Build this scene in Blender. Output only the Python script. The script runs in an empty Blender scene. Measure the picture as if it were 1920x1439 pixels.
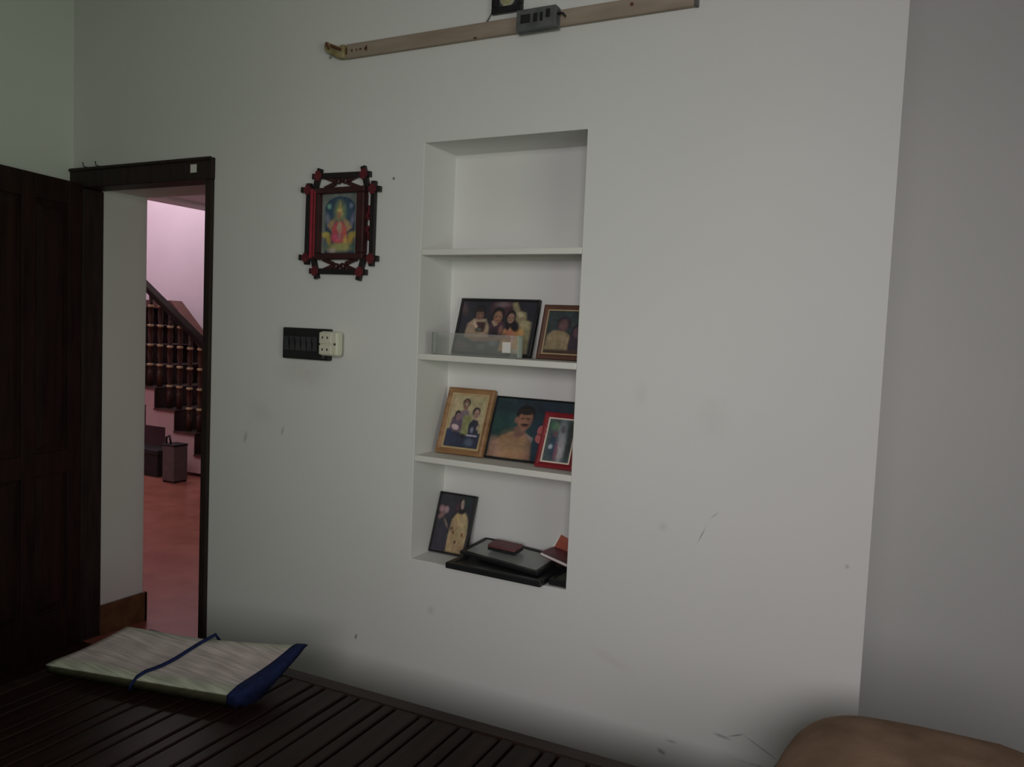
import bpy, bmesh, math, random
import numpy as np
from mathutils import Vector, Matrix

SC = bpy.context.scene
COL = SC.collection
random.seed(7)
R = math.radians

# ------------------------------------------------------------------ camera
cam_d = bpy.data.cameras.new('camera')
cam_d.sensor_width = 36.0
cam_d.lens = 36.0 * 1500.0 / 1920.0
cam_d.clip_start = 0.02
cam = bpy.data.objects.new('camera', cam_d)
COL.objects.link(cam)
rx = Vector((0.88427, 0.46505, 0.04232)); up = Vector((-0.06787, 0.03832, 0.99696)); fw = Vector((-0.46201, 0.88446, -0.06545))
m = Matrix((rx, up, -fw)).transposed().to_4x4()
m.translation = (0, 0, 1.48)
cam.matrix_world = m
SC.camera = cam

# ------------------------------------------------------------------ world, lights, exposure
W = bpy.data.worlds.new('daylight')
SC.world = W
W.use_nodes = True
bg = W.node_tree.nodes['Background']
bg.inputs[0].default_value = (0.62, 0.72, 0.80, 1)
bg.inputs[1].default_value = 0.18

def area(name, loc, target, size, size_y, power, color, spread=180):
    d = bpy.data.lights.new(name, 'AREA')
    d.shape = 'RECTANGLE'; d.size = size; d.size_y = size_y
    d.energy = power; d.color = color; d.spread = R(spread)
    o = bpy.data.objects.new(name, d); COL.objects.link(o)
    o.location = loc
    o.rotation_euler = (Vector(target) - Vector(loc)).to_track_quat('-Z', 'Y').to_euler()
    return o

area('window_daylight', (1.64, 0.10, 1.55), (0.2, 0.62, 1.42), 1.25, 1.15, 10.6, (1.0, 0.962, 0.955))
area('front_fill', (0.35, -1.44, 1.85), (-0.95, 2.25, 1.22), 1.25, 1.15, 7.8, (1.0, 0.96, 0.945), 72)  # added fill from behind the camera, spread narrowed to imitate vignetting
area('foliage_daylight', (1.62, 0.10, 1.15), (-3.4, 1.3, 2.35), 1.0, 0.7, 2.2, (0.55, 0.95, 0.42), 70)
area('stairwell_daylight', (-7.55, 5.2, 4.3), (-7.75, 6.0, 2.0), 1.3, 1.4, 55, (1.0, 0.95, 1.0))
area('hall_fill', (-4.9, 3.5, 2.57), (-5.3, 3.9, 0.0), 1.2, 0.9, 22, (1.0, 0.96, 0.92))  # added hall fill from above; no lamp is known there

SC.view_settings.view_transform = 'Standard'
SC.view_settings.look = 'None'
SC.view_settings.gamma = 1.0
SC.view_settings.use_curve_mapping = False
SC.view_settings.exposure = 0.0

# ------------------------------------------------------------------ materials
def lin(h, k=1.0):
    h = h.lstrip('#')
    out = []
    for i in (0, 2, 4):
        c = int(h[i:i + 2], 16) / 255
        c = c / 12.92 if c <= 0.04045 else ((c + 0.055) / 1.055) ** 2.4
        out.append(min(0.9, c * k))
    return tuple(out)

def newmat(name):
    mt = bpy.data.materials.new(name); mt.use_nodes = True
    nt = mt.node_tree
    return mt, nt, nt.nodes['Principled BSDF']

def N(nt, t, **kw):
    n = nt.nodes.new(t)
    for k, v in kw.items(): setattr(n, k, v)
    return n

def noisy(name, c1, c2, scale=8, rough=0.6, bump=0.1, stretch=(1, 1, 1), detail=4, bscale=None, spec=0.4, metal=0.0, dist=0.002):
    mt, nt, b = newmat(name)
    tc = N(nt, 'ShaderNodeTexCoord'); mp = N(nt, 'ShaderNodeMapping')
    mp.inputs['Scale'].default_value = stretch
    nt.links.new(tc.outputs['Object'], mp.inputs[0])
    nz = N(nt, 'ShaderNodeTexNoise'); nz.inputs['Scale'].default_value = scale; nz.inputs['Detail'].default_value = detail
    nt.links.new(mp.outputs[0], nz.inputs['Vector'])
    cr = N(nt, 'ShaderNodeValToRGB')
    cr.color_ramp.elements[0].position = 0.32; cr.color_ramp.elements[1].position = 0.68
    cr.color_ramp.elements[0].color = (*c1, 1); cr.color_ramp.elements[1].color = (*c2, 1)
    nt.links.new(nz.outputs['Fac'], cr.inputs[0]); nt.links.new(cr.outputs[0], b.inputs['Base Color'])
    b.inputs['Roughness'].default_value = rough
    b.inputs['Specular IOR Level'].default_value = spec
    b.inputs['Metallic'].default_value = metal
    if bump:
        n2 = N(nt, 'ShaderNodeTexNoise'); n2.inputs['Scale'].default_value = bscale or scale * 4; n2.inputs['Detail'].default_value = 6
        nt.links.new(mp.outputs[0], n2.inputs['Vector'])
        bp = N(nt, 'ShaderNodeBump'); bp.inputs['Strength'].default_value = bump; bp.inputs['Distance'].default_value = dist
        nt.links.new(n2.outputs['Fac'], bp.inputs['Height']); nt.links.new(bp.outputs[0], b.inputs['Normal'])
    return mt

def plaster(name, c1, c2, marks=()):
    """painted plaster; marks = (x, z, half length, half width, tilt, strength, colour) stains on the wall itself"""
    mt = noisy(name, c1, c2, scale=1.6, rough=0.72, bump=0.12, bscale=60, spec=0.25, dist=0.001)
    nt = mt.node_tree; b = nt.nodes['Principled BSDF']
    link = b.inputs['Base Color'].links[0]; cur = link.from_socket
    tc = N(nt, 'ShaderNodeTexCoord')
    nz = N(nt, 'ShaderNodeTexNoise'); nz.inputs['Scale'].default_value = 45; nz.inputs['Detail'].default_value = 5
    nt.links.new(tc.outputs['Object'], nz.inputs['Vector'])
    for (x, z, a, w, t, s, colr) in marks:
        mp = N(nt, 'ShaderNodeMapping'); mp.vector_type = 'TEXTURE'
        mp.inputs['Location'].default_value = (x, 2.25, z)
        mp.inputs['Rotation'].default_value = (0, t, 0)
        mp.inputs['Scale'].default_value = (a, 0.6, w)
        nt.links.new(tc.outputs['Object'], mp.inputs[0])
        ln = N(nt, 'ShaderNodeVectorMath', operation='LENGTH'); nt.links.new(mp.outputs[0], ln.inputs[0])
        mr = N(nt, 'ShaderNodeMapRange'); mr.inputs['From Min'].default_value = 1.0; mr.inputs['From Max'].default_value = 0.2
        mr.inputs['To Min'].default_value = 0; mr.inputs['To Max'].default_value = s
        nt.links.new(ln.outputs['Value'], mr.inputs[0])
        mu = N(nt, 'ShaderNodeMath', operation='MULTIPLY'); mu.use_clamp = True
        sc = N(nt, 'ShaderNodeMath', operation='MULTIPLY'); sc.inputs[1].default_value = 1.8
        nt.links.new(nz.outputs['Fac'], sc.inputs[0])
        nt.links.new(mr.outputs[0], mu.inputs[0]); nt.links.new(sc.outputs[0], mu.inputs[1])
        mx = N(nt, 'ShaderNodeMix', data_type='RGBA')
        nt.links.new(mu.outputs[0], mx.inputs['Factor'])
        nt.links.new(cur, mx.inputs['A']); mx.inputs['B'].default_value = (*colr, 1)
        cur = mx.outputs['Result']
    nt.links.new(cur, b.inputs['Base Color'])
    return mt

DK = (0.10, 0.10, 0.10); BR = (0.30, 0.25, 0.20)
MARKS = [(-2.328, 1.027, 0.012, 0.03, 0.3, 0.35, DK), (-2.138, 1.070, 0.008, 0.022, 0.3, 0.5, DK),
         (-2.25, 1.13, 0.09, 0.05, 0.4, 0.10, BR), (-1.663, 1.981, 0.007, 0.007, 0, 1.0, DK),
         (-1.955, 2.418, 0.010, 0.008, 0, 1.0, DK), (-0.545, 0.925, 0.036, 0.0022, -1.15, 0.6, DK),
         (-0.512, 0.985, 0.022, 0.0020, -0.75, 0.5, DK),
         (-0.627, 0.262, 0.018, 0.010, 0.4, 0.6, DK), (-0.60, 0.30, 0.02, 0.005, 0, 0.5, DK), (-0.455, 0.356, 0.03, 0.006, 0.1, 0.6, DK),
         (-0.415, 0.37, 0.03, 0.0035, -0.4, 0.6, DK), (-0.345, 0.352, 0.075, 0.0035, 0.45, 0.5, DK),
         (-0.36, 0.30, 0.10, 0.004, 0.0, 0.25, DK),
         (-0.75, 1.31, 0.03, 0.05, 0, 0.07, BR), (-0.66, 0.93, 0.02, 0.02, 0, 0.15, BR), (-1.45, 0.52, 0.02, 0.02, 0, 0.2, BR),
         (-0.80, 0.50, 0.10, 0.02, 0.3, 0.12, BR), (-2.05, 1.29, 0.16, 0.06, 0, 0.16, BR), (-0.16, 0.90, 0.008, 0.008, 0, 0.4, DK),
         (-0.53, 1.26, 0.06, 0.07, 0, 0.07, BR), (-1.765, 0.36, 0.006, 0.014, 0.3, 1.0, (0.02, 0.02, 0.02))]
M = {}
M['wall'] = plaster('wall_paint', (0.735, 0.735, 0.715), (0.765, 0.76, 0.745), MARKS)
M['wall2'] = plaster('wall_paint_plain', (0.735, 0.735, 0.715), (0.765, 0.76, 0.745))
M['shelf'] = noisy('shelf_plaster', (0.76, 0.76, 0.71), (0.80, 0.79, 0.74), 5, 0.6, 0.1)
M['ceil'] = noisy('ceiling_paint', (0.7, 0.7, 0.68), (0.74, 0.74, 0.72), 3, 0.8, 0.05)
M['pink'] = noisy('pink_wall_paint', (0.70, 0.565, 0.625), (0.74, 0.60, 0.66), 2, 0.75, 0.06)
M['pink2'] = noisy('pink_stair_paint', (0.62, 0.42, 0.43), (0.66, 0.45, 0.46), 3, 0.7, 0.06)
M['redfloor'] = noisy('red_oxide_floor', (0.32, 0.105, 0.080), (0.42, 0.145, 0.110), 5, 0.26, 0.10, spec=0.5)
M['darkfloor'] = noisy('dark_red_floor', (0.035, 0.013, 0.011), (0.055, 0.022, 0.018), 5, 0.4, 0.05, spec=0.2)
M['skirt'] = noisy('brown_tile', (0.10, 0.05, 0.022), (0.19, 0.10, 0.045), 14, 0.4, 0.05)
M['door'] = noisy('dark_door_wood', (0.015, 0.008, 0.0065), (0.034, 0.016, 0.012), 6, 0.5, 0.15, (6, 6, 0.7), spec=0.2)
M['frame'] = noisy('dark_frame_wood', (0.022, 0.015, 0.013), (0.040, 0.026, 0.022), 7, 0.55, 0.15, (6, 6, 0.7), spec=0.2)
M['bed'] = noisy('bed_wood', (0.012, 0.0055, 0.004), (0.027, 0.012, 0.009), 5, 0.33, 0.2, (8, 0.6, 8), spec=0.12)
M['bedx'] = noisy('bed_rail_wood', (0.014, 0.007, 0.005), (0.032, 0.016, 0.011), 5, 0.36, 0.2, (0.6, 8, 8), spec=0.18)
M['balus'] = noisy('baluster_wood', (0.035, 0.014, 0.010), (0.075, 0.030, 0.020), 9, 0.35, 0.1, (4, 4, 1))
M['ring'] = noisy('baluster_ring', (0.45, 0.32, 0.18), (0.6, 0.44, 0.28), 20, 0.3, 0)
M['hrail'] = noisy('handrail_wood', (0.014, 0.008, 0.007), (0.028, 0.016, 0.013), 8, 0.65, 0.1, spec=0.1)
M['stairshade'] = noisy('understair_shade', (0.085, 0.055, 0.065), (0.11, 0.07, 0.08), 6, 0.7, 0.05)  # shade below the steps put into a dark colour
M['darkstone'] = noisy('dark_stair_stone', (0.022, 0.011, 0.010), (0.036, 0.017, 0.015), 10, 0.45, 0.05)
M['redrail'] = noisy('red_brown_rail', (0.075, 0.024, 0.017), (0.13, 0.05, 0.034), 6, 0.35, 0.05)
M['black'] = noisy('black_plastic', (0.012, 0.012, 0.013), (0.020, 0.020, 0.022), 12, 0.4, 0.03)
M['blackwood'] = noisy('black_lacquer', (0.012, 0.010, 0.011), (0.022, 0.016, 0.017), 14, 0.35, 0.08)
M['crimson'] = noisy('crimson_lacquer', (0.10, 0.012, 0.020), (0.16, 0.022, 0.03), 20, 0.4, 0.08)
M['redlac'] = noisy('red_lacquer', (0.27, 0.018, 0.035), (0.40, 0.035, 0.06), 20, 0.35, 0.05)
M['maroon'] = noisy('dark_maroon', (0.035, 0.010, 0.012), (0.06, 0.018, 0.018), 20, 0.4, 0.06)
M['rocker'] = noisy('grey_rocker', (0.035, 0.036, 0.04), (0.055, 0.056, 0.06), 12, 0.3, 0)
M['white'] = noisy('aged_white_plastic', (0.62, 0.61, 0.47), (0.72, 0.70, 0.58), 12, 0.4, 0.02)
M['batten'] = noisy('beige_batten', (0.30, 0.235, 0.18), (0.39, 0.31, 0.25), 5, 0.55, 0.06, (1, 6, 6))
M['rust'] = noisy('rusty_spot', (0.09, 0.035, 0.02), (0.15, 0.06, 0.03), 30, 0.8, 0.1)
M['holder'] = noisy('dirty_lamp_holder', (0.20, 0.16, 0.06), (0.42, 0.34, 0.20), 40, 0.5, 0.1)
M['choke'] = noisy('grey_metal', (0.075, 0.08, 0.08), (0.13, 0.135, 0.135), 25, 0.5, 0.1, spec=0.5)
M['goldwood'] = noisy('golden_wood', (0.25, 0.125, 0.055), (0.40, 0.225, 0.105), 10, 0.45, 0.1, (1, 1, 4))
M['goldlip'] = noisy('pale_gold_lip', (0.45, 0.33, 0.17), (0.55, 0.42, 0.24), 20, 0.4, 0)
M['brownwood'] = noisy('red_brown_wood', (0.10, 0.045, 0.032), (0.16, 0.075, 0.052), 10, 0.45, 0.1)
M['redframe'] = noisy('red_frame', (0.20, 0.014, 0.02), (0.30, 0.025, 0.035), 12, 0.35, 0.04)
M['cream'] = noisy('cream_edge', (0.72, 0.62, 0.52), (0.78, 0.70, 0.6), 20, 0.5, 0)
M['pinkpl'] = noisy('pink_plastic', (0.36, 0.09, 0.10), (0.48, 0.15, 0.16), 20, 0.4, 0)
M['paper'] = noisy('white_paper', (0.72, 0.70, 0.66), (0.8, 0.78, 0.74), 60, 0.7, 0.05, (1, 1, 20))
M['glassgrey'] = noisy('dusty_grey_glass', (0.26, 0.27, 0.265), (0.34, 0.35, 0.34), 5, 0.22, 0.0, spec=0.6)
M['olive'] = noisy('dusty_olive_glass', (0.12, 0.12, 0.10), (0.17, 0.165, 0.14), 5, 0.25, 0.0, spec=0.6)
M['redbook'] = noisy('dark_red_cover', (0.10, 0.03, 0.045), (0.20, 0.05, 0.06), 18, 0.45, 0.02)
M['orangebook'] = noisy('orange_red_cover', (0.30, 0.055, 0.03), (0.42, 0.10, 0.05), 30, 0.45, 0.02)
M['wallet'] = noisy('maroon_leather', (0.13, 0.045, 0.05), (0.18, 0.07, 0.075), 30, 0.5, 0.1)
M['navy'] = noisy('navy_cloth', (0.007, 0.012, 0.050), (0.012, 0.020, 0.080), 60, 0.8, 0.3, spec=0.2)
M['pillow'] = noisy('brown_velour', (0.20, 0.125, 0.078), (0.34, 0.215, 0.15), 9, 0.9, 0.5, detail=3, bscale=140, spec=0.15)
M['seam'] = noisy('dark_brown_piping', (0.07, 0.05, 0.035), (0.09, 0.065, 0.045), 30, 0.9, 0.2, spec=0.1)
M['caseg'] = noisy('grey_brown_case', (0.10, 0.075, 0.075), (0.13, 0.10, 0.10), 15, 0.5, 0.05)
M['caseb'] = noisy('black_trunk_paint', (0.010, 0.009, 0.010), (0.018, 0.015, 0.016), 15, 0.5, 0.05)
M['steel'] = noisy('dull_steel', (0.20, 0.19, 0.18), (0.3, 0.29, 0.27), 30, 0.4, 0.05, metal=0.8)

mt, nt, b = newmat('clear_plastic')
b.inputs['Base Color'].default_value = (0.90, 0.93, 0.90, 1)
b.inputs['Roughness'].default_value = 0.12
tr = N(nt, 'ShaderNodeBsdfTransparent'); tr.inputs[0].default_value = (0.975, 0.98, 0.97, 1)
ms = N(nt, 'ShaderNodeMixShader'); fr = N(nt, 'ShaderNodeFresnel'); fr.inputs[0].default_value = 1.45
ad = N(nt, 'ShaderNodeMath', operation='ADD'); ad.inputs[1].default_value = 0.02
nt.links.new(fr.outputs[0], ad.inputs[0]); nt.links.new(ad.outputs[0], ms.inputs[0])
nt.links.new(tr.outputs[0], ms.inputs[1]); nt.links.new(b.outputs[0], ms.inputs[2])
nt.links.new(ms.outputs[0], nt.nodes['Material Output'].inputs[0])
M['clear'] = mt

def colattr_mat(name, rough, coat, weave=0.0):
    mt, nt, b = newmat(name)
    at = N(nt, 'ShaderNodeAttribute'); at.attribute_name = 'ink'
    nz = N(nt, 'ShaderNodeTexNoise'); nz.inputs['Scale'].default_value = 130
    tc = N(nt, 'ShaderNodeTexCoord'); nt.links.new(tc.outputs['Object'], nz.inputs['Vector'])
    mr = N(nt, 'ShaderNodeMapRange'); mr.inputs['To Min'].default_value = 0.85; mr.inputs['To Max'].default_value = 1.1
    nt.links.new(nz.outputs['Fac'], mr.inputs[0])
    mx = N(nt, 'ShaderNodeVectorMath', operation='SCALE')
    nt.links.new(at.outputs['Color'], mx.inputs[0]); nt.links.new(mr.outputs[0], mx.inputs['Scale'])
    nt.links.new(mx.outputs[0], b.inputs['Base Color'])
    b.inputs['Roughness'].default_value = rough
    b.inputs['Coat Weight'].default_value = coat; b.inputs['Coat Roughness'].default_value = 0.12
    if weave:
        wm = N(nt, 'ShaderNodeMapping'); wm.inputs['Rotation'].default_value = (0, 0, R(-12)); wm.inputs['Scale'].default_value = (3, 60, 10)
        nt.links.new(tc.outputs['Object'], wm.inputs[0])
        wv = N(nt, 'ShaderNodeTexNoise'); wv.inputs['Scale'].default_value = 2.5; wv.inputs['Detail'].default_value = 5
        nt.links.new(wm.outputs[0], wv.inputs['Vector']); nt.links.new(wv.outputs['Fac'], mr.inputs[0])
        mr.inputs['From Min'].default_value = .3; mr.inputs['From Max'].default_value = .7; mr.inputs['To Min'].default_value = .7; mr.inputs['To Max'].default_value = 1.2
        bp = N(nt, 'ShaderNodeBump'); bp.inputs['Strength'].default_value = weave; bp.inputs['Distance'].default_value = 0.003
        nt.links.new(wv.outputs['Fac'], bp.inputs['Height']); nt.links.new(bp.outputs[0], b.inputs['Normal'])
    return mt
M['print'] = colattr_mat('photo_print', 0.45, 0.25)
M['mat'] = colattr_mat('woven_mat', 0.5, 0.0, 0.5)

# ------------------------------------------------------------------ helpers
def link(o, parent=None):
    COL.objects.link(o)
    if parent: o.parent = parent
    return o

def finish(name, bm, mats, parent=None, smooth=False, bevel=0.0, seg=2):
    bmesh.ops.recalc_face_normals(bm, faces=bm.faces[:])
    me = bpy.data.meshes.new(name); bm.to_mesh(me); bm.free()
    for mm in (mats if isinstance(mats, (list, tuple)) else [mats]): me.materials.append(mm)
    if smooth:
        for p in me.polygons: p.use_smooth = True
    o = bpy.data.objects.new(name, me)
    if bevel:
        md = o.modifiers.new('bevel', 'BEVEL'); md.width = bevel; md.segments = seg; md.limit_method = 'ANGLE'; md.angle_limit = R(40)
    return link(o, parent)

def thing(name, label, cat, loc=(0, 0, 0), rot=(0, 0, 0), group=None):
    o = bpy.data.objects.new(name, None); COL.objects.link(o)
    o.empty_display_size = 0.05
    o.location = loc; o.rotation_euler = rot
    return tag(o, label, cat, group)

def tag(o, label, cat, group=None):
    o['label'] = label; o['category'] = cat
    if group: o['group'] = group
    return o

def struct(o):
    o['kind'] = 'structure'; return o

def box(bm, x0, x1, y0, y1, z0, z1, mi=0):
    v = [bm.verts.new((x, y, z)) for x in (x0, x1) for y in (y0, y1) for z in (z0, z1)]
    for f in ((0, 1, 3, 2), (4, 6, 7, 5), (0, 4, 5, 1), (2, 3, 7, 6), (0, 2, 6, 4), (1, 5, 7, 3)):
        bm.faces.new([v[i] for i in f]).material_index = mi
    return v

def boxo(name, dims, mat, parent=None, bevel=0.002):
    bm = bmesh.new(); box(bm, *dims); return finish(name, bm, mat, parent, bevel=bevel)

def prism(bm, pts, y0, y1, mi=0):
    """polygon in xz, extruded in y"""
    a = [bm.verts.new((p[0], y0, p[1])) for p in pts]; c = [bm.verts.new((p[0], y1, p[1])) for p in pts]
    n = len(pts)
    bm.faces.new(a).material_index = mi; bm.faces.new(c[::-1]).material_index = mi
    for i in range(n): bm.faces.new((a[i], c[i], c[(i + 1) % n], a[(i + 1) % n])).material_index = mi

def bar(bm, a, b2, w, y0, y1, mi=0):
    """flat stick from a to b2 (x,z), width w"""
    ax, az = a; bx, bz = b2; L = math.hypot(bx - ax, bz - az); nx, nz = -(bz - az) / L * w / 2, (bx - ax) / L * w / 2
    prism(bm, [(ax + nx, az + nz), (bx + nx, bz + nz), (bx - nx, bz - nz), (ax - nx, az - nz)], y0, y1, mi)

def tube(bm, pts, r, n=8, flat=1.0):
    rings = []
    for i, p in enumerate(pts):
        p = Vector(p); q0 = Vector(pts[max(0, i - 1)]); q1 = Vector(pts[min(len(pts) - 1, i + 1)])
        t = (q1 - q0).normalized()
        u = t.cross(Vector((0, 0, 1)))
        if u.length < 1e-3: u = Vector((1, 0, 0))
        u.normalize(); w = u.cross(t)
        rings.append([bm.verts.new(p + u * math.cos(k * 2 * math.pi / n) * r + w * math.sin(k * 2 * math.pi / n) * r * flat) for k in range(n)])
    for a, c in zip(rings, rings[1:]):
        for k in range(n): bm.faces.new((a[k], a[(k + 1) % n], c[(k + 1) % n], c[k]))
    bm.faces.new(rings[0][::-1]); bm.faces.new(rings[-1])

def lathe(bm, prof, n=12, cx=0, cy=0, mat_of=None):
    rings = [[bm.verts.new((cx + r * math.cos(k * 2 * math.pi / n), cy + r * math.sin(k * 2 * math.pi / n), z)) for k in range(n)] for r, z in prof]
    for i, (a, c) in enumerate(zip(rings, rings[1:])):
        for k in range(n):
            f = bm.faces.new((a[k], a[(k + 1) % n], c[(k + 1) % n], c[k])); f.smooth = True
            if mat_of: f.material_index = mat_of(i)
    bm.faces.new(rings[0][::-1]); bm.faces.new(rings[-1])

def voxels(name, xs, ys, zs, solid, mat, bevel=0.0):
    """wall built on an irregular grid: only the faces between solid and air"""
    bm = bmesh.new(); V = {}
    def vv(i, j, k):
        if (i, j, k) not in V: V[(i, j, k)] = bm.verts.new((xs[i], ys[j], zs[k]))
        return V[(i, j, k)]
    nx, ny, nz = len(xs) - 1, len(ys) - 1, len(zs) - 1
    def S(i, j, k):
        if not (0 <= i < nx and 0 <= j < ny and 0 <= k < nz): return False
        return solid((xs[i] + xs[i + 1]) / 2, (ys[j] + ys[j + 1]) / 2, (zs[k] + zs[k + 1]) / 2)
    for i in range(nx):
        for j in range(ny):
            for k in range(nz):
                if not S(i, j, k): continue
                if not S(i - 1, j, k): bm.faces.new([vv(i, j, k), vv(i, j, k + 1), vv(i, j + 1, k + 1), vv(i, j + 1, k)])
                if not S(i + 1, j, k): bm.faces.new([vv(i + 1, j, k), vv(i + 1, j + 1, k), vv(i + 1, j + 1, k + 1), vv(i + 1, j, k + 1)])
                if not S(i, j - 1, k): bm.faces.new([vv(i, j, k), vv(i + 1, j, k), vv(i + 1, j, k + 1), vv(i, j, k + 1)])
                if not S(i, j + 1, k): bm.faces.new([vv(i, j + 1, k), vv(i, j + 1, k + 1), vv(i + 1, j + 1, k + 1), vv(i + 1, j + 1, k)])
                if not S(i, j, k - 1): bm.faces.new([vv(i, j, k), vv(i, j + 1, k), vv(i + 1, j + 1, k), vv(i + 1, j, k)])
                if not S(i, j, k + 1): bm.faces.new([vv(i, j, k + 1), vv(i + 1, j, k + 1), vv(i + 1, j + 1, k + 1), vv(i, j + 1, k + 1)])
    return struct(finish(name, bm, mat, bevel=bevel))

def inside(p, a, c): return a < p < c

# ------------------------------------------------------------------ the room
CH = 3.0
XL, XR, YF, YB, YA = -3.395, 1.72, -1.5, 2.25, 3.35
NX0, NX1, NZ0, NZ1, NY = -1.541, -0.957, 0.685, 2.092, 2.45
XC = -0.108
def wb(x, y, z):
    if y < 2.33 and -3.395 < x < -2.522 and z < 2.105: return False
    if -3.308 < x < -2.54 and z < 2.03: return False
    if NX0 < x < NX1 and NZ0 < z < NZ1 and y < NY: return False
    return True
voxels('wall_back', [-3.6, -3.395, -3.308, -2.54, -2.522, NX0, NX1, XC], [YB, 2.33, NY, 2.56], [0, NZ0, 2.03, NZ1, 2.105, CH], wb, M['wall'], bevel=0.002)
for v in bpy.data.objects['wall_back'].data.vertices:   # the free end is a little out of square
    if v.co.x > XC - 1e-4: v.co.x -= (v.co.y - YB) * 0.075
struct(boxo('wall_left', (XL - 0.2, XL, YF, YB, 0, CH), M['wall2'], bevel=0))
struct(boxo('wall_recess', (XC - 0.3, XR + 0.2, YA, YA + 0.2, 0, CH), M['wall2'], bevel=0))
bm = bmesh.new()
for q in ((XC - 0.3, 2.56), (XC - 0.31 * 0.075, 2.56), (XC - 1.1 * 0.075, YA), (XC - 0.3, YA)):
    for zz in (0, CH): bm.verts.new((q[0], q[1], zz))
bm.verts.ensure_lookup_table()
bm.faces.new([bm.verts[i] for i in (0, 2, 4, 6)]); bm.faces.new([bm.verts[i] for i in (1, 3, 5, 7)])
for i in range(4): j = (i + 1) % 4; bm.faces.new([bm.verts[k] for k in (2 * i, 2 * j, 2 * j + 1, 2 * i + 1)])
struct(finish('wall_recess_side', bm, M['wall2']))
voxels('wall_front', [XL - 0.2, -0.30, 1.00, XR + 0.2], [YF - 0.2, YF], [0, 1.25, 2.45, CH], lambda x, y, z: not (inside(x, -0.30, 1.00) and inside(z, 1.25, 2.45)), M['wall2'])
voxels('wall_right', [XR, XR + 0.2], [YF, -0.55, 0.75, YA], [0, 0.97, 2.15, CH], lambda x, y, z: not (inside(y, -0.55, 0.75) and inside(z, 0.97, 2.15)), M['wall2'])
voxels('floor', [XL - 0.2, XC - 0.3, XR + 0.2], [YF - 0.2, 2.25, YA + 0.2], [-0.1, 0], lambda x, y, z: y < 2.25 or x > XC - 0.3, M['darkfloor'])
struct(boxo('ceiling', (XL - 0.2, XR + 0.2, YF - 0.2, YA + 0.2, CH, CH + 0.15), M['ceil'], bevel=0))
# window beside and behind the camera, the room's daylight
bm = bmesh.new()
for (a, c, d, e) in ((-0.55, 0.75, 0.97, 1.02), (-0.55, 0.75, 2.10, 2.15), (-0.55, -0.50, 1.02, 2.10), (0.70, 0.75, 1.02, 2.10), (0.08, 0.12, 1.02, 2.10)):
    box(bm, XR + 0.02, XR + 0.09, a, c, d, e)
wn = struct(finish('window_1', bm, M['frame'], bevel=0.003))
bm = bmesh.new()
for (a, c, d, e) in ((-0.30, 1.00, 1.25, 1.30), (-0.30, 1.00, 2.40, 2.45), (-0.30, -0.25, 1.30, 2.40), (0.95, 1.00, 1.30, 2.40), (0.33, 0.37, 1.30, 2.40)):
    box(bm, a, c, YF - 0.10, YF - 0.03, d, e)
struct(finish('added_front_window', bm, M['frame'], bevel=0.003))  # added window frame around the front fill, unseen behind the camera

X1_, RISE_ = -6.576 + 3 * 0.278, 0.195
# door 1: frame and leaf
df = struct(thing('door_1', '', ''))
del df['label'], df['category']
bm = bmesh.new()
box(bm, -3.393, -3.305, 2.236, 2.336, -0.01, 2.020)
finish('door_jamb', bm, M['frame'], df, bevel=0.004)
bm = bmesh.new()
box(bm, -2.557, -2.522, 2.236, 2.329, -0.01, 2.020)
finish('door_jamb', bm, M['frame'], df, bevel=0.004)
bm = bmesh.new()
box(bm, -3.393, -2.518, 2.232, 2.329, 2.020, 2.104)
box(bm, -3.393, -2.518, 2.225, 2.235, 2.092, 2.106)
hd = finish('door_head', bm, M['frame'], df, bevel=0.004)
o = boxo('paper_tag', (-2.632, -2.600, 2.2290, 2.2318, 2.048, 2.080), M['paper'], hd, bevel=0)
# leaf, hinged at the left jamb, standing open into the room
ang = math.atan2(-math.cos(R(12.5)), math.sin(R(12.5)))
lf = bpy.data.objects.new('door_leaf', None); COL.objects.link(lf); lf.parent = df
lf.location = (-3.322, 2.232, 0.002); lf.rotation_euler = (0, 0, ang)
T = 0.018
def leaf_box(name, x0, x1, z0, z1, t=T, bev=0.004):
    return boxo(name, (x0, x1, -t, t, z0, z1), M['door'], lf, bev)
cols = [(0.075, 0.245), (0.310, 0.480), (0.545, 0.715)]
rows = [(0.19, 0.79), (0.885, 1.935)]
for a, c in ((0.0, 0.075), (0.245, 0.310), (0.480, 0.545), (0.715, 0.79)): leaf_box('stile', a, c, 0, 2.035)
for a, c in cols:
    for z0, z1 in ((0, 0.19), (0.79, 0.885), (1.935, 2.035)): leaf_box('rail', a, c, z0, z1)
    for z0, z1 in rows:
        bm = bmesh.new(); box(bm, a, c, -0.007, 0.007, z0, z1)
        for s in (-1, 1):   # raised field with sloped edges
            o0 = [(a + .012, z0 + .012), (c - .012, z0 + .012), (c - .012, z1 - .012), (a + .012, z1 - .012)]
            o1 = [(a + .040, z0 + .040), (c - .040, z0 + .040), (c - .040, z1 - .040), (a + .040, z1 - .040)]
            v0 = [bm.verts.new((x, s * .0068, z)) for x, z in o0]; v1 = [bm.verts.new((x, s * .015, z)) for x, z in o1]
            bm.faces.new(v1); bm.faces.new(v0)
            for i in range(4): bm.faces.new((v0[i], v0[(i + 1) % 4], v1[(i + 1) % 4], v1[i]))
        finish('door_panel', bm, M['door'], lf)
for z in (0.3, 1.05, 1.8):
    bm = bmesh.new(); lathe(bm, [(0.007, z - 0.045), (0.007, z + 0.045)], 8, -0.004, -0.020); finish('hinge', bm, M['steel'], lf)

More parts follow.
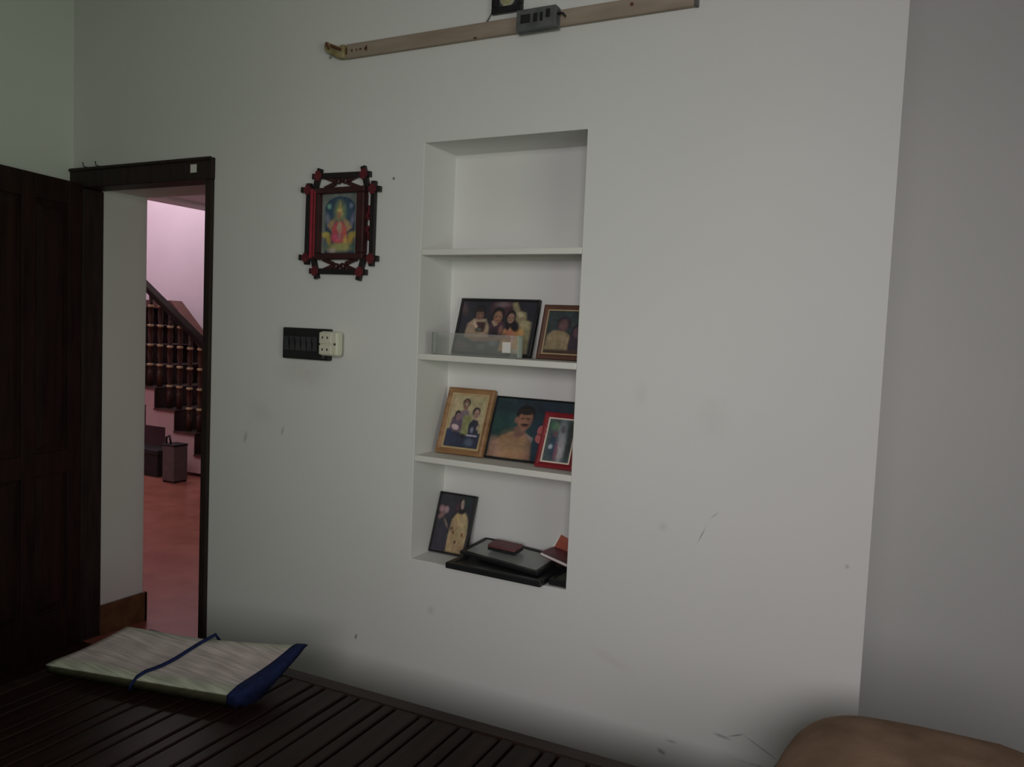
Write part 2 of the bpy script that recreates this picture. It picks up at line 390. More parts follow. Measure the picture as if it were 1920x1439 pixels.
# ------------------------------------------------------------------ hall beyond the door
HX0, HX1, HY1 = -9.2, -1.6, 6.4
struct(boxo('floor_hall', (HX0 - 0.2, HX1 + 0.2, 2.56, HY1 + 0.2, -0.1, -0.0005), M['redfloor'], bevel=0))
struct(boxo('floor_doorway', (-3.308, -2.54, 2.25, 2.56, -0.1, 0.0006), M['redfloor'], bevel=0))
struct(boxo('wall_hall_back', (HX0, HX1, HY1, HY1 + 0.2, 0, 5.0), M['pink'], bevel=0))
struct(boxo('wall_hall_left', (HX0 - 0.2, HX0, 2.56, HY1 + 0.2, 0, 5.0), M['pink'], bevel=0))
struct(boxo('wall_hall_right', (HX1, HX1 + 0.2, 2.56, HY1 + 0.2, 0, 2.6), M['pink'], bevel=0))
struct(boxo('wall_hall_front', (HX0 - 0.2, -3.6, 2.36, 2.56, 0, 5.0), M['pink'], bevel=0))
struct(boxo('ceiling_hall', (-6.70, HX1 + 0.2, 2.565, HY1 - 0.001, 2.60, 2.75), M['ceil'], bevel=0))
struct(boxo('trim_1', (-6.70, -6.45, 2.565, HY1 - 0.001, 2.575, 2.60), M['ceil'], bevel=0.004))
struct(boxo('ceiling_stairwell', (HX0, -6.7, 2.56, HY1, 5.0, 5.15), M['ceil'], bevel=0))
struct(boxo('wall_stairwell', (-6.72, -6.58, 2.565, HY1 - 0.001, 2.75, 5.0), M['pink'], bevel=0))
bm = bmesh.new()
box(bm, -3.308, -3.293, 2.3295, 2.572, 0, 0.142); box(bm, -3.6, -3.293, 2.56, 2.575, 0, 0.142)
struct(finish('baseboard_hall', bm, M['skirt'], bevel=0.002))

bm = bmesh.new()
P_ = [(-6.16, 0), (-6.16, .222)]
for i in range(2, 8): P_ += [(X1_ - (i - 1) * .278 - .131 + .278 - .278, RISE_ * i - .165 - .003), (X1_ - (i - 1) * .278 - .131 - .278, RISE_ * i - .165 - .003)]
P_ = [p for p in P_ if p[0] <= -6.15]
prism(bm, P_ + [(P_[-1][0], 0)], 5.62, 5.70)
struct(finish('understair_shade_panel', bm, M['stairshade']))  # added dark panel, stands in for shade on the pink wall behind
# staircase: folded pink slab steps, each with a dark red tread
st = thing('staircase', 'pink folded-slab staircase with dark baluster railing, seen through the open door', 'staircase', (-6.0, 5.6, 0))
RISE, RUN, X1 = 0.195, 0.278, -6.576 + 3 * 0.278
step0 = None
def to_local(o, root):
    o.data.transform(Matrix.Translation(-Vector(root.location)))
for i in range(1, 9):
    Tz = RISE * i; xb = X1 - (i - 1) * RUN; xa = xb - RUN
    bm = bmesh.new()
    zlow = max(Tz - 0.165, 0.002)
    prism(bm, [(xa - .131, zlow), (xb, zlow), (xb, Tz), (xa, Tz), (xa, Tz + .03), (xa - .131, Tz + .03)], 5.20, 6.08)
    o = finish('step', bm, M['pink2'], st, bevel=0.003); to_local(o, st)
    t = boxo('tread', (xa + 0.001, xb + 0.018, 5.188, 6.08, Tz - 0.002, Tz + 0.016), M['darkstone'], o, 0.003); to_local(t, st)
    t = boxo('riser', (xb, xb + 0.012, 5.190, 6.08, Tz - RISE + 0.017, Tz - 0.003), M['darkstone'], o, 0); to_local(t, st)
    t = boxo('nosing', (xa + 0.001, xb + 0.020, 5.180, 5.187, Tz - 0.006, Tz + 0.012), M['redrail'], o, 0.001); to_local(t, st)

rl = st
def hr_top(x): return 1.745 - (x + 6.739) * (RISE / RUN) * 0.93
def baluster(x, base, top):
    bm = bmesh.new(); P = [(0.026, base), (0.026, base + 0.15)]; mi = [0]
    z = base + 0.15; k = 0
    for q in (0.21, 0.40, 0.59, 0.78):
        zr = base + q
        if zr > top - 0.03: break
        P += [(0.018, z + 0.012), (0.027, (z + zr) / 2), (0.020, zr - 0.012), (0.030, zr - 0.008), (0.030, zr + 0.008), (0.020, zr + 0.012)]
        mi += [0, 0, 0, 0, 1, 1, 1]
        mi = mi[:len(P) - 1]
        z = zr + 0.012
    P += [(0.018, (z + top) / 2), (0.020, top)]
    def mo(i):
        zz = (P[i][1] + P[i + 1][1]) / 2 - base
        return 1 if any(abs(zz - q) < 0.0105 for q in (0.21, 0.40, 0.59, 0.78)) else 0
    lathe(bm, P, 10, x, 5.28, mo)
    o = finish('baluster', bm, [M['balus'], M['ring']], rl); to_local(o, rl)
for i in range(1, 7):
    xa = X1 - i * RUN
    for dx in (0.100, 0.239):
        x = xa + dx
        baluster(x, RISE * i + 0.016, hr_top(x) - 0.055)
bm = bmesh.new()
xa, xb = -7.45, -5.45
prism(bm, [(xa, hr_top(xa) - .07), (xa, hr_top(xa)), (xb, hr_top(xb)), (xb, hr_top(xb) - .07)], 5.235, 5.325)
o = finish('handrail', bm, M['hrail'], rl, bevel=0.012, seg=3); to_local(o, rl)
bm = bmesh.new(); lathe(bm, [(.05, 0), (.05, .25), (.035, .29), (.045, .5), (.035, .8), (.05, .86), (.05, 1.0), (.03, 1.05), (.045, 1.09), (.01, 1.14)], 12, -5.47, 5.28)
o = finish('newel_post', bm, M['balus'], rl); to_local(o, rl)

# far-side parapet of the stair: dark wood panel with red-brown cap
pp = st
capz = [(-9.0, 1.655), (-7.40, 1.655), (-6.938, 1.243), (-6.25, 0.63)]
bm = bmesh.new()
low = []
x = -5.99
pts = [(-9.0, 1.64)] + [(-7.41, 1.64), (-6.94, 1.225), (-6.25, 0.61)]
bot = []
for i in range(3, 9):
    xa2 = X1 - i * RUN; xb2 = xa2 + RUN; bot += [(xb2, RISE * i + 0.017), (xa2, RISE * i + 0.017)]
bot = [(xx, zz) for xx, zz in bot if xx <= -6.25]
bot = [(-6.25, RISE * 3 + .017)] if not bot else bot
prism(bm, pts + bot + [(-9.0, bot[-1][1])], 6.085, 6.125)
o = finish('parapet_panel', bm, M['hrail'], pp); to_local(o, pp)
bm = bmesh.new()
for (a, c) in zip(capz, capz[1:]):
    prism(bm, [(a[0], a[1] - .02), (a[0], a[1] + .10), (c[0], c[1] + .10), (c[0], c[1] - .02)] if False else [(a[0], a[1] - .09), a, c, (c[0], c[1] - .09)], 6.03, 6.18)
o = finish('parapet_cap', bm, M['redrail'], pp); to_local(o, pp)
o['label'] = 'red-brown cap rail'

# things stored under the stair
cs = thing('storage_case', 'upright grey-brown case with a handle standing in front of the stair', 'case', (-5.955, 4.93, 0))
bm = bmesh.new(); box(bm, -0.075, 0.075, -0.08, 0.07, 0.012, 0.33); finish('body', bm, M['caseg'], cs, bevel=0.008)
bm = bmesh.new(); box(bm, -0.078, 0.078, -0.083, 0.073, 0.325, 0.345); finish('lid', bm, M['caseb'], cs, bevel=0.006)
bm = bmesh.new(); tube(bm, [(-0.06, -0.05, 0.345), (-0.06, -0.05, 0.40), (-0.02, -0.05, 0.42), (0.0, -0.05, 0.345)], 0.010, 6); finish('handle', bm, M['caseb'], cs, smooth=True)
for sx in (-.06, .06):
    for sy in (-.065, .055): boxo('foot', (sx - .01, sx + .01, sy - .01, sy + .01, 0, 0.0119), M['caseb'], cs, 0)
tk = thing('trunk', 'low black trunk lying under the stair beside the grey case', 'trunk', (-6.52, 5.055, 0))
bm = bmesh.new(); box(bm, -0.42, 0.30, -0.10, 0.10, 0, 0.20); finish('body', bm, M['caseb'], tk, bevel=0.006)
bm = bmesh.new(); box(bm, -0.43, 0.31, -0.11, 0.11, 0.20, 0.25); finish('lid', bm, M['caseb'], tk, bevel=0.01)
bm = bmesh.new(); box(bm, -0.08, -0.04, -0.118, -0.108, 0.16, 0.23); finish('clasp', bm, M['steel'], tk)

# ------------------------------------------------------------------ niche shelves
for nm, zt, lb in (('niche_shelf', 1.742, 'top white shelf board in the wall niche, bare'),
                   ('niche_shelf', 1.391, 'white shelf board in the wall niche under the two-frame row with clear box'),
                   ('niche_shelf', 1.044, 'white shelf board in the wall niche under the golden, teal and red frames')):
    bm = bmesh.new(); box(bm, NX0 + .0005, NX1 - .0005, 2.2505, NY - .0005, zt - 0.021, zt)
    tag(finish(nm, bm, M['shelf'], bevel=0.003), lb, 'shelf', 'white shelves built into the niche')

# ------------------------------------------------------------------ painted prints
def paint(nx, ny, base, shapes, seed=0):
    u, v = np.meshgrid((np.arange(nx) + .5) / nx, (np.arange(ny) + .5) / ny)
    img = np.empty((ny, nx, 3)); img[:] = base
    for s in shapes:
        if s[0] == 'e':
            _, cx, cy, ax, ay, rot, c, soft = s
            dx, dy = u - cx, v - cy; ca, sa = math.cos(rot), math.sin(rot)
            d = np.sqrt(((dx * ca + dy * sa) / ax) ** 2 + ((-dx * sa + dy * ca) / ay) ** 2)
            a = np.clip((1 + soft - d) / (2 * soft + 1e-6), 0, 1)
        elif s[0] == 'r':
            _, x0, y0, x1, y1, c, soft = s
            a = np.clip((u - x0) / soft + .5, 0, 1) * np.clip((x1 - u) / soft + .5, 0, 1) * np.clip((v - y0) / soft + .5, 0, 1) * np.clip((y1 - v) / soft + .5, 0, 1)
        elif s[0] == 'p':
            _, P, c, soft = s
            ins = np.zeros(u.shape, bool); n = len(P); dist = np.full(u.shape, 9.)
            for i in range(n):
                (x0, y0), (x1, y1) = P[i], P[(i + 1) % n]
                cond = (y0 > v) != (y1 > v)
                with np.errstate(divide='ignore', invalid='ignore'):
                    xi = (x1 - x0) * (v - y0) / (y1 - y0 + 1e-12) + x0
                ins ^= cond & (u < xi)
                L = (x1 - x0) ** 2 + (y1 - y0) ** 2 + 1e-12
                t = np.clip(((u - x0) * (x1 - x0) + (v - y0) * (y1 - y0)) / L, 0, 1)
                dist = np.minimum(dist, np.hypot(u - x0 - t * (x1 - x0), v - y0 - t * (y1 - y0)))
            a = np.clip(np.where(ins, dist, -dist) / (soft + 1e-6) + .5, 0, 1)
        img = img * (1 - a[..., None]) + np.array(c) * a[..., None]
    rs = np.random.RandomState(seed)
    for cells, amp in ((6, .16), (14, .22), (30, .20)):   # mottled print: tone and hue drift of an old photograph
        g = rs.rand(cells + 1, cells + 1, 3) * .2 + rs.rand(cells + 1, cells + 1, 1) * .8 - .5
        gu, gv = u * cells, v * cells
        i0, j0 = gu.astype(int), gv.astype(int); fu, fv = (gu - i0)[..., None], (gv - j0)[..., None]
        nz_ = (g[j0, i0] * (1 - fu) + g[j0, i0 + 1] * fu) * (1 - fv) + (g[j0 + 1, i0] * (1 - fu) + g[j0 + 1, i0 + 1] * fu) * fv
        img = img * (1 + amp * 2 * nz_)
    gray = img.mean(-1, keepdims=True)
    img = (gray + (img - gray) * .88) * .92 + .004
    return np.clip(img, 0, .9)

def print_plane(name, w, h, img, parent, y=0.0, x0=0.0, z0=0.0):
    """flat print facing -Y: one quad per dot of ink"""
    ny, nx, _ = img.shape
    vs = [(x0 + w * i / nx - w / 2, y, z0 + h * j / ny) for j in range(ny + 1) for i in range(nx + 1)]
    fs = [(j * (nx + 1) + i, j * (nx + 1) + i + 1, (j + 1) * (nx + 1) + i + 1, (j + 1) * (nx + 1) + i) for j in range(ny) for i in range(nx)]
    me = bpy.data.meshes.new(name); me.from_pydata(vs, [], fs)
    big = np.zeros((ny + 1, nx + 1, 4)); big[..., 3] = 1
    pad = np.pad(img, ((0, 1), (0, 1), (0, 0)), mode='edge')
    big[..., :3] = pad
    at = me.color_attributes.new('ink', 'FLOAT_COLOR', 'POINT')
    at.data.foreach_set('color', big.reshape(-1).astype(np.float32))
    me.materials.append(M['print'])
    o = bpy.data.objects.new(name, me)
    return link(o, parent)

K = 2.05
def h(c): return lin(c, K)

def photo_frame(name, label, w, ht, bd, d, mat, img, xc, yb, z, lean, rotz=0, group=None, lip=None, lipw=0.0, cat='picture frame', lipname='inner_lip'):
    t = thing(name, label, cat, (xc, yb, z + d * math.sin(lean) + 0.0003), (-lean, 0, rotz), group)
    bm = bmesh.new()
    o4 = [(-w / 2, 0), (w / 2, 0), (w / 2, ht), (-w / 2, ht)]
    i4 = [(-w / 2 + bd, bd), (w / 2 - bd, bd), (w / 2 - bd, ht - bd), (-w / 2 + bd, ht - bd)]
    mid = [((a[0] * .55 + c[0] * .45), (a[1] * .55 + c[1] * .45)) for a, c in zip(o4, i4)]
    lay = [[(p[0], d, p[1]) for p in o4], [(p[0], 0.003, p[1]) for p in o4], [(p[0], 0.0, p[1]) for p in mid], [(p[0], 0.0045, p[1]) for p in i4], [(p[0], d, p[1]) for p in i4]]
    L = [[bm.verts.new(p) for p in q] for q in lay]
    for a, c in zip(L, L[1:] + L[:1]):
        for k in range(4): bm.faces.new((a[k], a[(k + 1) % 4], c[(k + 1) % 4], c[k]))
    finish('border', bm, mat, t)
    boxo('backing', (-w / 2 + bd * .5, w / 2 - bd * .5, 0.008, d - 0.001, bd * .5, ht - bd * .5), M['black'], t, 0)
    q = bd
    if lip:
        bm = bmesh.new()
        for (a, c, e, f) in ((-w / 2 + bd, w / 2 - bd, bd, bd + lipw), (-w / 2 + bd, w / 2 - bd, ht - bd - lipw, ht - bd), (-w / 2 + bd, -w / 2 + bd + lipw, bd + lipw, ht - bd - lipw), (w / 2 - bd - lipw, w / 2 - bd, bd + lipw, ht - bd - lipw)):
            box(bm, a, c, 0.0045, 0.0078, e, f)
        finish(lipname, bm, lip, t)
        q = bd + lipw
    if img is not None: print_plane('photo_print', w - 2 * q, ht - 2 * q, img, t, 0.0070, 0, q)
    return t

def face(cx, cy, ax, ay):
    d = h('#2a1a1a'); 
    return [('e', cx - ax * .42, cy + ay * .10, ax * .22, ay * .10, 0, d, .7), ('e', cx + ax * .42, cy + ay * .10, ax * .22, ay * .10, 0, d, .7), ('e', cx, cy - ay * .48, ax * .32, ay * .09, 0, h('#5a2a2c'), .7), ('e', cx + ax * .06, cy - ay * .12, ax * .14, ay * .2, 0, h('#86624f'), .9)]
SK = h('#6a4a40'); SKL = h('#7d5f52'); HAIR = h('#17131a')
# A: three people sitting close together in front of a yellow stair
A = [('r', 0, .55, .1, 1, h('#221f2c'), .05), ('e', .03, .86, .05, .12, .3, h('#3f2f33'), .4), ('r', .40, .72, .72, 1, h('#3a222a'), .08), ('e', .55, .95, .10, .05, 0, h('#55434a'), .5),
     ('p', [(.68, .98), (.74, 1.0), (.80, .84), (.88, .80), (.90, .66), (.97, .62), (.97, .02), (.80, .02), (.72, .55), (.74, .72)], h('#6e654b'), .03),
     ('p', [(.76, .80), (.80, .82), (.86, .74), (.80, .70)], h('#8d8365'), .02), ('p', [(.84, .66), (.94, .64), (.93, .52), (.82, .56)], h('#857a5c'), .02),
     ('p', [(0, 0), (.70, 0), (.62, .34), (.1, .36), (0, .30)], h('#272c2c'), .06), ('e', .08, .14, .10, .06, 0, h('#4a3438'), .5),
     ('p', [(.10, .30), (.12, .56), (.20, .66), (.36, .66), (.42, .50), (.44, .30), (.2, .26)], h('#84705c'), .03),
     ('p', [(.19, .60), (.25, .40), (.36, .40), (.37, .60)], h('#3a2428'), .03), ('p', [(.20, .66), (.24, .56), (.27, .50), (.24, .46), (.19, .56)], h('#9a8672'), .02), ('e', .29, .45, .03, .03, 0, h('#4f5a52'), .5),
     ('e', .265, .80, .075, .13, 0, HAIR, .1), ('e', .265, .745, .052, .11, 0, SK, .15), ('e', .26, .84, .06, .05, 0, h('#221a1c'), .2),
     ('p', [(.42, .34), (.43, .58), (.50, .66), (.60, .62), (.66, .40), (.60, .30)], h('#3b2430'), .03), ('e', .50, .42, .05, .08, .3, h('#241a22'), .4), ('p', [(.44, .62), (.49, .52), (.53, .56), (.50, .66)], h('#8a7464'), .02), ('e', .58, .46, .025, .08, 0, h('#6d4a48'), .5),
     ('e', .515, .76, .085, .14, 0, HAIR, .1), ('e', .515, .70, .058, .12, 0, h('#74503f'), .15), ('e', .515, .66, .03, .02, 0, h('#8d5a45'), .5),
     ('p', [(.60, .06), (.62, .46), (.70, .54), (.82, .52), (.90, .40), (.90, .06)], h('#94683a'), .03), ('e', .72, .36, .06, .12, .3, h('#8a5140'), .5), ('e', .86, .32, .03, .16, 0, h('#a07a45'), .5),
     ('e', .69, .72, .065, .13, 0, HAIR, .1), ('e', .75, .55, .06, .12, .3, HAIR, .2), ('e', .67, .56, .03, .11, 0, HAIR, .2), ('e', .69, .69, .045, .095, 0, SKL, .15),
     ('p', [(.14, .32), (.40, .30), (.58, .34), (.66, .40), (.66, .30), (.50, .22), (.22, .22)], h('#71533f'), .04),
     ('e', .50, .2, .06, .05, 0, h('#555860'), .6), ('e', .36, .12, .05, .05, 0, h('#4a4f4c'), .6), ('p', [(.66, .02), (.68, .10), (.88, .10), (.88, .02)], h('#86776a'), .02)]
photo_frame('photo_frame', 'black-edged landscape photo of three people on the upper photo shelf', 0.308, 0.203, 0.009, 0.016, M['black'], paint(100, 66, h('#1f1e27'), A + face(.265, .745, .052, .11) + face(.515, .70, .058, .12) + face(.69, .69, .045, .095), 1), -1.329, 2.366, 1.391, R(17.5), 0, 'framed photos in the niche')
# B: couple, he in pale yellow
B = [('r', 0, 0, 1, .12, h('#3c2c26'), .04), ('p', [(.02, .1), (.05, .45), (.18, .55), (.42, .55), (.62, .42), (.62, .1)], h('#7a6a4e'), .04),
     ('e', .42, .72, .17, .17, 0, h('#2a2229'), .1), ('e', .40, .67, .115, .14, .1, h('#523c3c'), .2), ('p', [(.58, .1), (.60, .5), (.75, .58), (1, .5), (1, .1)], h('#2f2430'), .04),
     ('e', .78, .55, .15, .16, 0, h('#231d26'), .1), ('e', .76, .52, .09, .12, 0, h('#553c48'), .2)]
photo_frame('photo_frame', 'brown-bordered photo of a couple, right of the three-person photo', 0.188, 0.187, 0.016, 0.014, M['brownwood'], paint(50, 50, h('#2b3436'), B, 2), -1.066, 2.378, 1.391, R(17), 0, 'framed photos in the niche', M['goldlip'], 0.004)
# C: family of three before a pale wall, golden frame
C = [('p', [(0, 0), (1, 0), (1, .30), (.75, .30), (.5, .34), (.12, .36), (0, .34)], h('#23273a'), .03),
     ('p', [(.28, .30), (.16, .60), (.30, .70), (.50, .74), (.60, .62), (.66, .4), (.6, .26)], h('#5e5058'), .04), ('p', [(.44, .26), (.42, .60), (.52, .64), (.66, .60), (.66, .24)], h('#6e7048'), .03),
     ('e', .43, .86, .11, .085, 0, HAIR, .1), ('e', .43, .82, .085, .10, 0, SK, .15), ('e', .43, .83, .04, .02, 0, h('#8a9078'), .6),
     ('p', [(.06, .34), (.10, .56), (.22, .62), (.40, .52), (.42, .34), (.2, .28)], h('#4a3a48'), .03), ('e', .24, .62, .085, .085, 0, HAIR, .1), ('e', .26, .585, .065, .075, 0, h('#6d5258'), .15), ('e', .24, .38, .11, .05, -.2, h('#a08c90'), .2), ('e', .10, .26, .07, .08, 0, h('#1c2746'), .3),
     ('p', [(.64, .18), (.62, .46), (.72, .56), (.86, .54), (.94, .42), (.90, .18)], h('#252636'), .03), ('e', .74, .36, .04, .05, 0, h('#6c6c84'), .5), ('e', .90, .40, .045, .05, 0, h('#83705c'), .3),
     ('e', .77, .70, .11, .09, 0, HAIR, .1), ('e', .78, .66, .08, .095, 0, h('#84665e'), .15), ('r', .62, .235, .92, .26, h('#8f8aa0'), .02), ('e', .72, .12, .12, .07, 0, h('#3d4a5c'), .4), ('e', .50, .22, .06, .05, 0, h('#1c1c26'), .3)]
photo_frame('photo_frame', 'golden wooden frame with a portrait photo of three people, leaning left on the shelf', 0.187, 0.238, 0.019, 0.018, M['goldwood'], paint(60, 80, h('#8d8060'), C + face(.43, .81, .08, .09) + face(.26, .585, .06, .07) + face(.78, .66, .075, .09), 3), -1.420, 2.334, 1.044, R(20.5), 0, 'framed photos in the niche', M['goldlip'], 0.006)
# D: moustached man in orange-tan shirt on teal
Dp = [('e', .15, .6, .3, .5, 0, h('#1d3a38'), .8), ('e', .5, .9, .5, .15, 0, h('#1c2630'), .6),
      ('p', [(.01, .02), (.03, .22), (.13, .38), (.24, .46), (.36, .47), (.45, .38), (.48, .02)], h('#7b5a42'), .02), ('e', .08, .18, .06, .14, .2, h('#84645a'), .6), ('e', .26, .2, .12, .2, 0, h('#7d6044'), .8),
      ('p', [(.25, .40), (.25, .54), (.37, .54), (.37, .42), (.31, .36)], h('#6a4a40'), .02),
      ('e', .345, .76, .105, .16, 0, h('#151318'), .08), ('e', .345, .665, .078, .17, -.05, h('#75503f'), .12), ('e', .255, .66, .022, .055, 0, h('#6a4a3e'), .3), ('e', .335, .80, .085, .05, -.05, h('#1a1618'), .25),
      ('e', .315, .69, .02, .012, 0, h('#2a1c1c'), .6), ('e', .375, .69, .02, .012, 0, h('#2a1c1c'), .6), ('e', .35, .64, .016, .04, 0, h('#7f594a'), .6),
      ('e', .352, .585, .042, .022, 0, h('#161014'), .4), ('e', .352, .555, .024, .012, 0, h('#6e3438'), .5), ('p', [(.38, .44), (.47, .38), (.46, .30)], h('#8a7a70'), .02), ('e', .58, .4, .12, .4, 0, h('#16243a'), .8)]
photo_frame('photo_frame', 'wide teal-backed portrait of a moustached man in a tan shirt, behind the red frame', 0.362, 0.222, 0.006, 0.014, M['black'], paint(110, 66, h('#1a2e34'), Dp, 4), -1.148, 2.352, 1.044, R(22), 0, 'framed photos in the niche')
# E: red frame, wedding pair
Ep = [('e', .30, .82, .16, .1, 0, h('#4f6a54'), .5), ('e', .15, .88, .08, .06, .4, h('#2f5a40'), .5), ('e', .6, .5, .16, .42, .1, h('#70747a'), .5), ('e', .62, .28, .1, .25, 0, h('#8a8688'), .6), ('e', .28, .40, .14, .3, 0, h('#26384a'), .5), ('e', .32, .66, .08, .08, 0, h('#574048'), .3), ('e', .22, .35, .07, .05, 0, h('#8d9aa8'), .5),
      ('e', .60, .78, .10, .09, 0, h('#4a4a50'), .4), ('e', .88, .8, .12, .2, 0, h('#26302c'), .5), ('e', .45, .25, .06, .2, 0, h('#704458'), .6), ('e', .9, .4, .1, .3, 0, h('#2b2a2c'), .5)]
e = photo_frame('photo_frame', 'small bright red frame with cream inner edge, rightmost on its shelf', 0.136, 0.186, 0.017, 0.014, M['redframe'], paint(40, 56, h('#3b4548'), Ep, 5), -1.047, 2.308, 1.044, R(23), 0, 'framed photos in the niche', M['cream'], 0.005)
bm = bmesh.new()
for cx_, cz_, r_ in ((-0.066, 0.118, 0.017), (-0.070, 0.092, 0.015)):
    prism(bm, [(cx_ + r_ * math.cos(a * .5236), cz_ + r_ * 1.15 * math.sin(a * .5236)) for a in range(12)], 0.002, 0.009)
prism(bm, [(-0.084, 0.092), (-0.056, 0.060), (-0.056, 0.10)], 0.0025, 0.0085)
o = finish('heart_ornament', bm, M['pinkpl'], e); o['label'] = 'pink heart-shaped lobe on the left edge'
# F: woman in yellow dress at night
Fp = [('r', 0, 0, .42, .42, h('#262330'), .08), ('e', .10, .74, .08, .06, 0, h('#7a5c60'), .3), ('e', .24, .73, .07, .06, 0, h('#7d626a'), .3), ('e', .12, .62, .09, .05, .5, h('#6a4f4c'), .4), ('e', .30, .50, .10, .025, -.8, h('#6a5a52'), .4),
      ('p', [(.44, .02), (.42, .30), (.46, .58), (.58, .70), (.80, .72), (.92, .60), (.96, .40), (.94, .02)], h('#8a7454'), .03), ('e', .62, .64, .08, .05, 0, h('#94804f'), .5), ('e', .78, .5, .1, .16, 0, h('#96825f'), .6),
      ('e', .56, .36, .035, .03, 0, h('#5e3b24'), .4), ('e', .82, .34, .03, .035, .4, h('#6b3020'), .4), ('e', .66, .20, .035, .03, 0, h('#4e2c22'), .4), ('e', .50, .42, .05, .03, .4, h('#5a4030'), .5),
      ('e', .70, .86, .13, .12, 0, HAIR, .12), ('e', .70, .74, .10, .05, .2, HAIR, .3), ('e', .55, .80, .05, .09, 0, h('#402430'), .4), ('e', .68, .86, .05, .085, .1, h('#8a7670'), .2), ('e', .80, .90, .08, .1, 0, h('#1c2a2c'), .6)]
photo_frame('photo_frame', 'black-edged night photo of a woman in a yellow dress, on the niche floor', 0.152, 0.215, 0.006, 0.014, M['black'], paint(50, 72, h('#23222b'), Fp + face(.68, .86, .045, .08), 6), -1.4625, 2.352, 0.685, R(19), 0, 'framed photos in the niche')

# clear plastic box with a white label, in front of photo A
cb = thing('plastic_box', 'clear plastic box with a small white label, on the upper photo shelf', 'box', (-1.34, 2.298, 1.3915))
def rrect(x0, x1, y0, y1, r, n=6):
    P = []
    for cx_, cy_, a0 in ((x1 - r, y1 - r, 0), (x0 + r, y1 - r, 90), (x0 + r, y0 + r, 180), (x1 - r, y0 + r, 270)):
        P += [(cx_ + r * math.cos(R(a0 + 90 * i / n)), cy_ + r * math.sin(R(a0 + 90 * i / n))) for i in range(n + 1)]
    return P
def shell(bm, outer, inner, z0, z1):
    lo = [bm.verts.new((*p, z0)) for p in outer]; hi = [bm.verts.new((*p, z1)) for p in outer]
    li = [bm.verts.new((*p, z0)) for p in inner]; hi2 = [bm.verts.new((*p, z1)) for p in inner]; n = len(outer)
    for i in range(n):
        j = (i + 1) % n
        bm.faces.new((lo[i], lo[j], hi[j], hi[i])); bm.faces.new((hi2[i], hi2[j], li[j], li[i])); bm.faces.new((hi[i], hi[j], hi2[j], hi2[i])); bm.faces.new((li[i], li[j], lo[j], lo[i]))
bm = bmesh.new(); shell(bm, rrect(-0.165, 0.165, -0.036, 0.036, 0.026), rrect(-0.1638, 0.1638, -0.0348, 0.0348, 0.0248), 0.002, 0.072); finish('wall', bm, M['clear'], cb)
bm = bmesh.new(); shell(bm, rrect(-0.1662, 0.1662, -0.0372, 0.0372, 0.027), rrect(-0.1635, 0.1635, -0.0345, 0.0345, 0.0248), 0.070, 0.074); finish('rim', bm, M['clear'], cb)
bm = bmesh.new()
P = rrect(-0.165, 0.165, -0.036, 0.036, 0.026); a_ = [bm.verts.new((*p, 0.0)) for p in P]; b_ = [bm.verts.new((*p, 0.0018)) for p in P]
bm.faces.new(a_); bm.faces.new(b_[::-1])
for i in range(len(P)): bm.faces.new((a_[i], a_[(i + 1) % len(P)], b_[(i + 1) % len(P)], b_[i]))
finish('base', bm, M['clear'], cb)
o = boxo('label_sticker', (0.118, 0.148, -0.0372, -0.0364, 0.018, 0.052), M['paper'], cb, 0); o['label'] = 'white square sticker'

# empty black frames lying on the niche floor
def flat_frame(label, w, ht, bd, d, glass, loc, rot):
    t = thing('empty_frame', label, 'picture frame', loc, rot, 'empty black frames lying on the niche floor')
    bm = bmesh.new()
    for (a, c, e_, f) in ((-w / 2, w / 2, 0, bd), (-w / 2, w / 2, ht - bd, ht), (-w / 2, -w / 2 + bd, bd, ht - bd), (w / 2 - bd, w / 2, bd, ht - bd)):
        box(bm, a, c, e_, f, 0, d)
    finish('border', bm, M['black'], t, bevel=0.003)
    o = boxo('glass_sheet' if glass is not M['black'] else 'backing', (-w / 2 + bd * .6, w / 2 - bd * .6, bd * .6, ht - bd * .6, d * .35, d * .75), glass, t, 0)
    return t
flat_frame('lowest black frame lying flat at the front edge of the niche floor', 0.352, 0.215, 0.022, 0.020, M['black'], (-1.207, 2.222, 0.6855), (0, 0, R(-0.5)))
flat_frame('black frame with dusty grey glass lying on top of another black frame', 0.325, 0.152, 0.015, 0.014, M['glassgrey'], (-1.224, 2.292, 0.7065), (R(9), R(1.0), R(-9)))
flat_frame('black frame with olive glass in the right corner of the niche floor', 0.062, 0.17, 0.012, 0.022, M['olive'], (-0.991, 2.262, 0.6855), (0, 0, 0))
# wallet-like box on the glass
wl = thing('spectacle_case', 'small maroon and black case lying on the grey glass frame', 'case', (-1.237, 2.372, 0.7365), (R(9), 0, R(-6)))
bm = bmesh.new(); box(bm, -0.056, 0.056, -0.028, 0.028, 0, 0.011); finish('base', bm, M['black'], wl, bevel=0.004)
bm = bmesh.new(); box(bm, -0.055, 0.056, -0.028, 0.028, 0.0112, 0.022); finish('lid', bm, M['wallet'], wl, bevel=0.004)
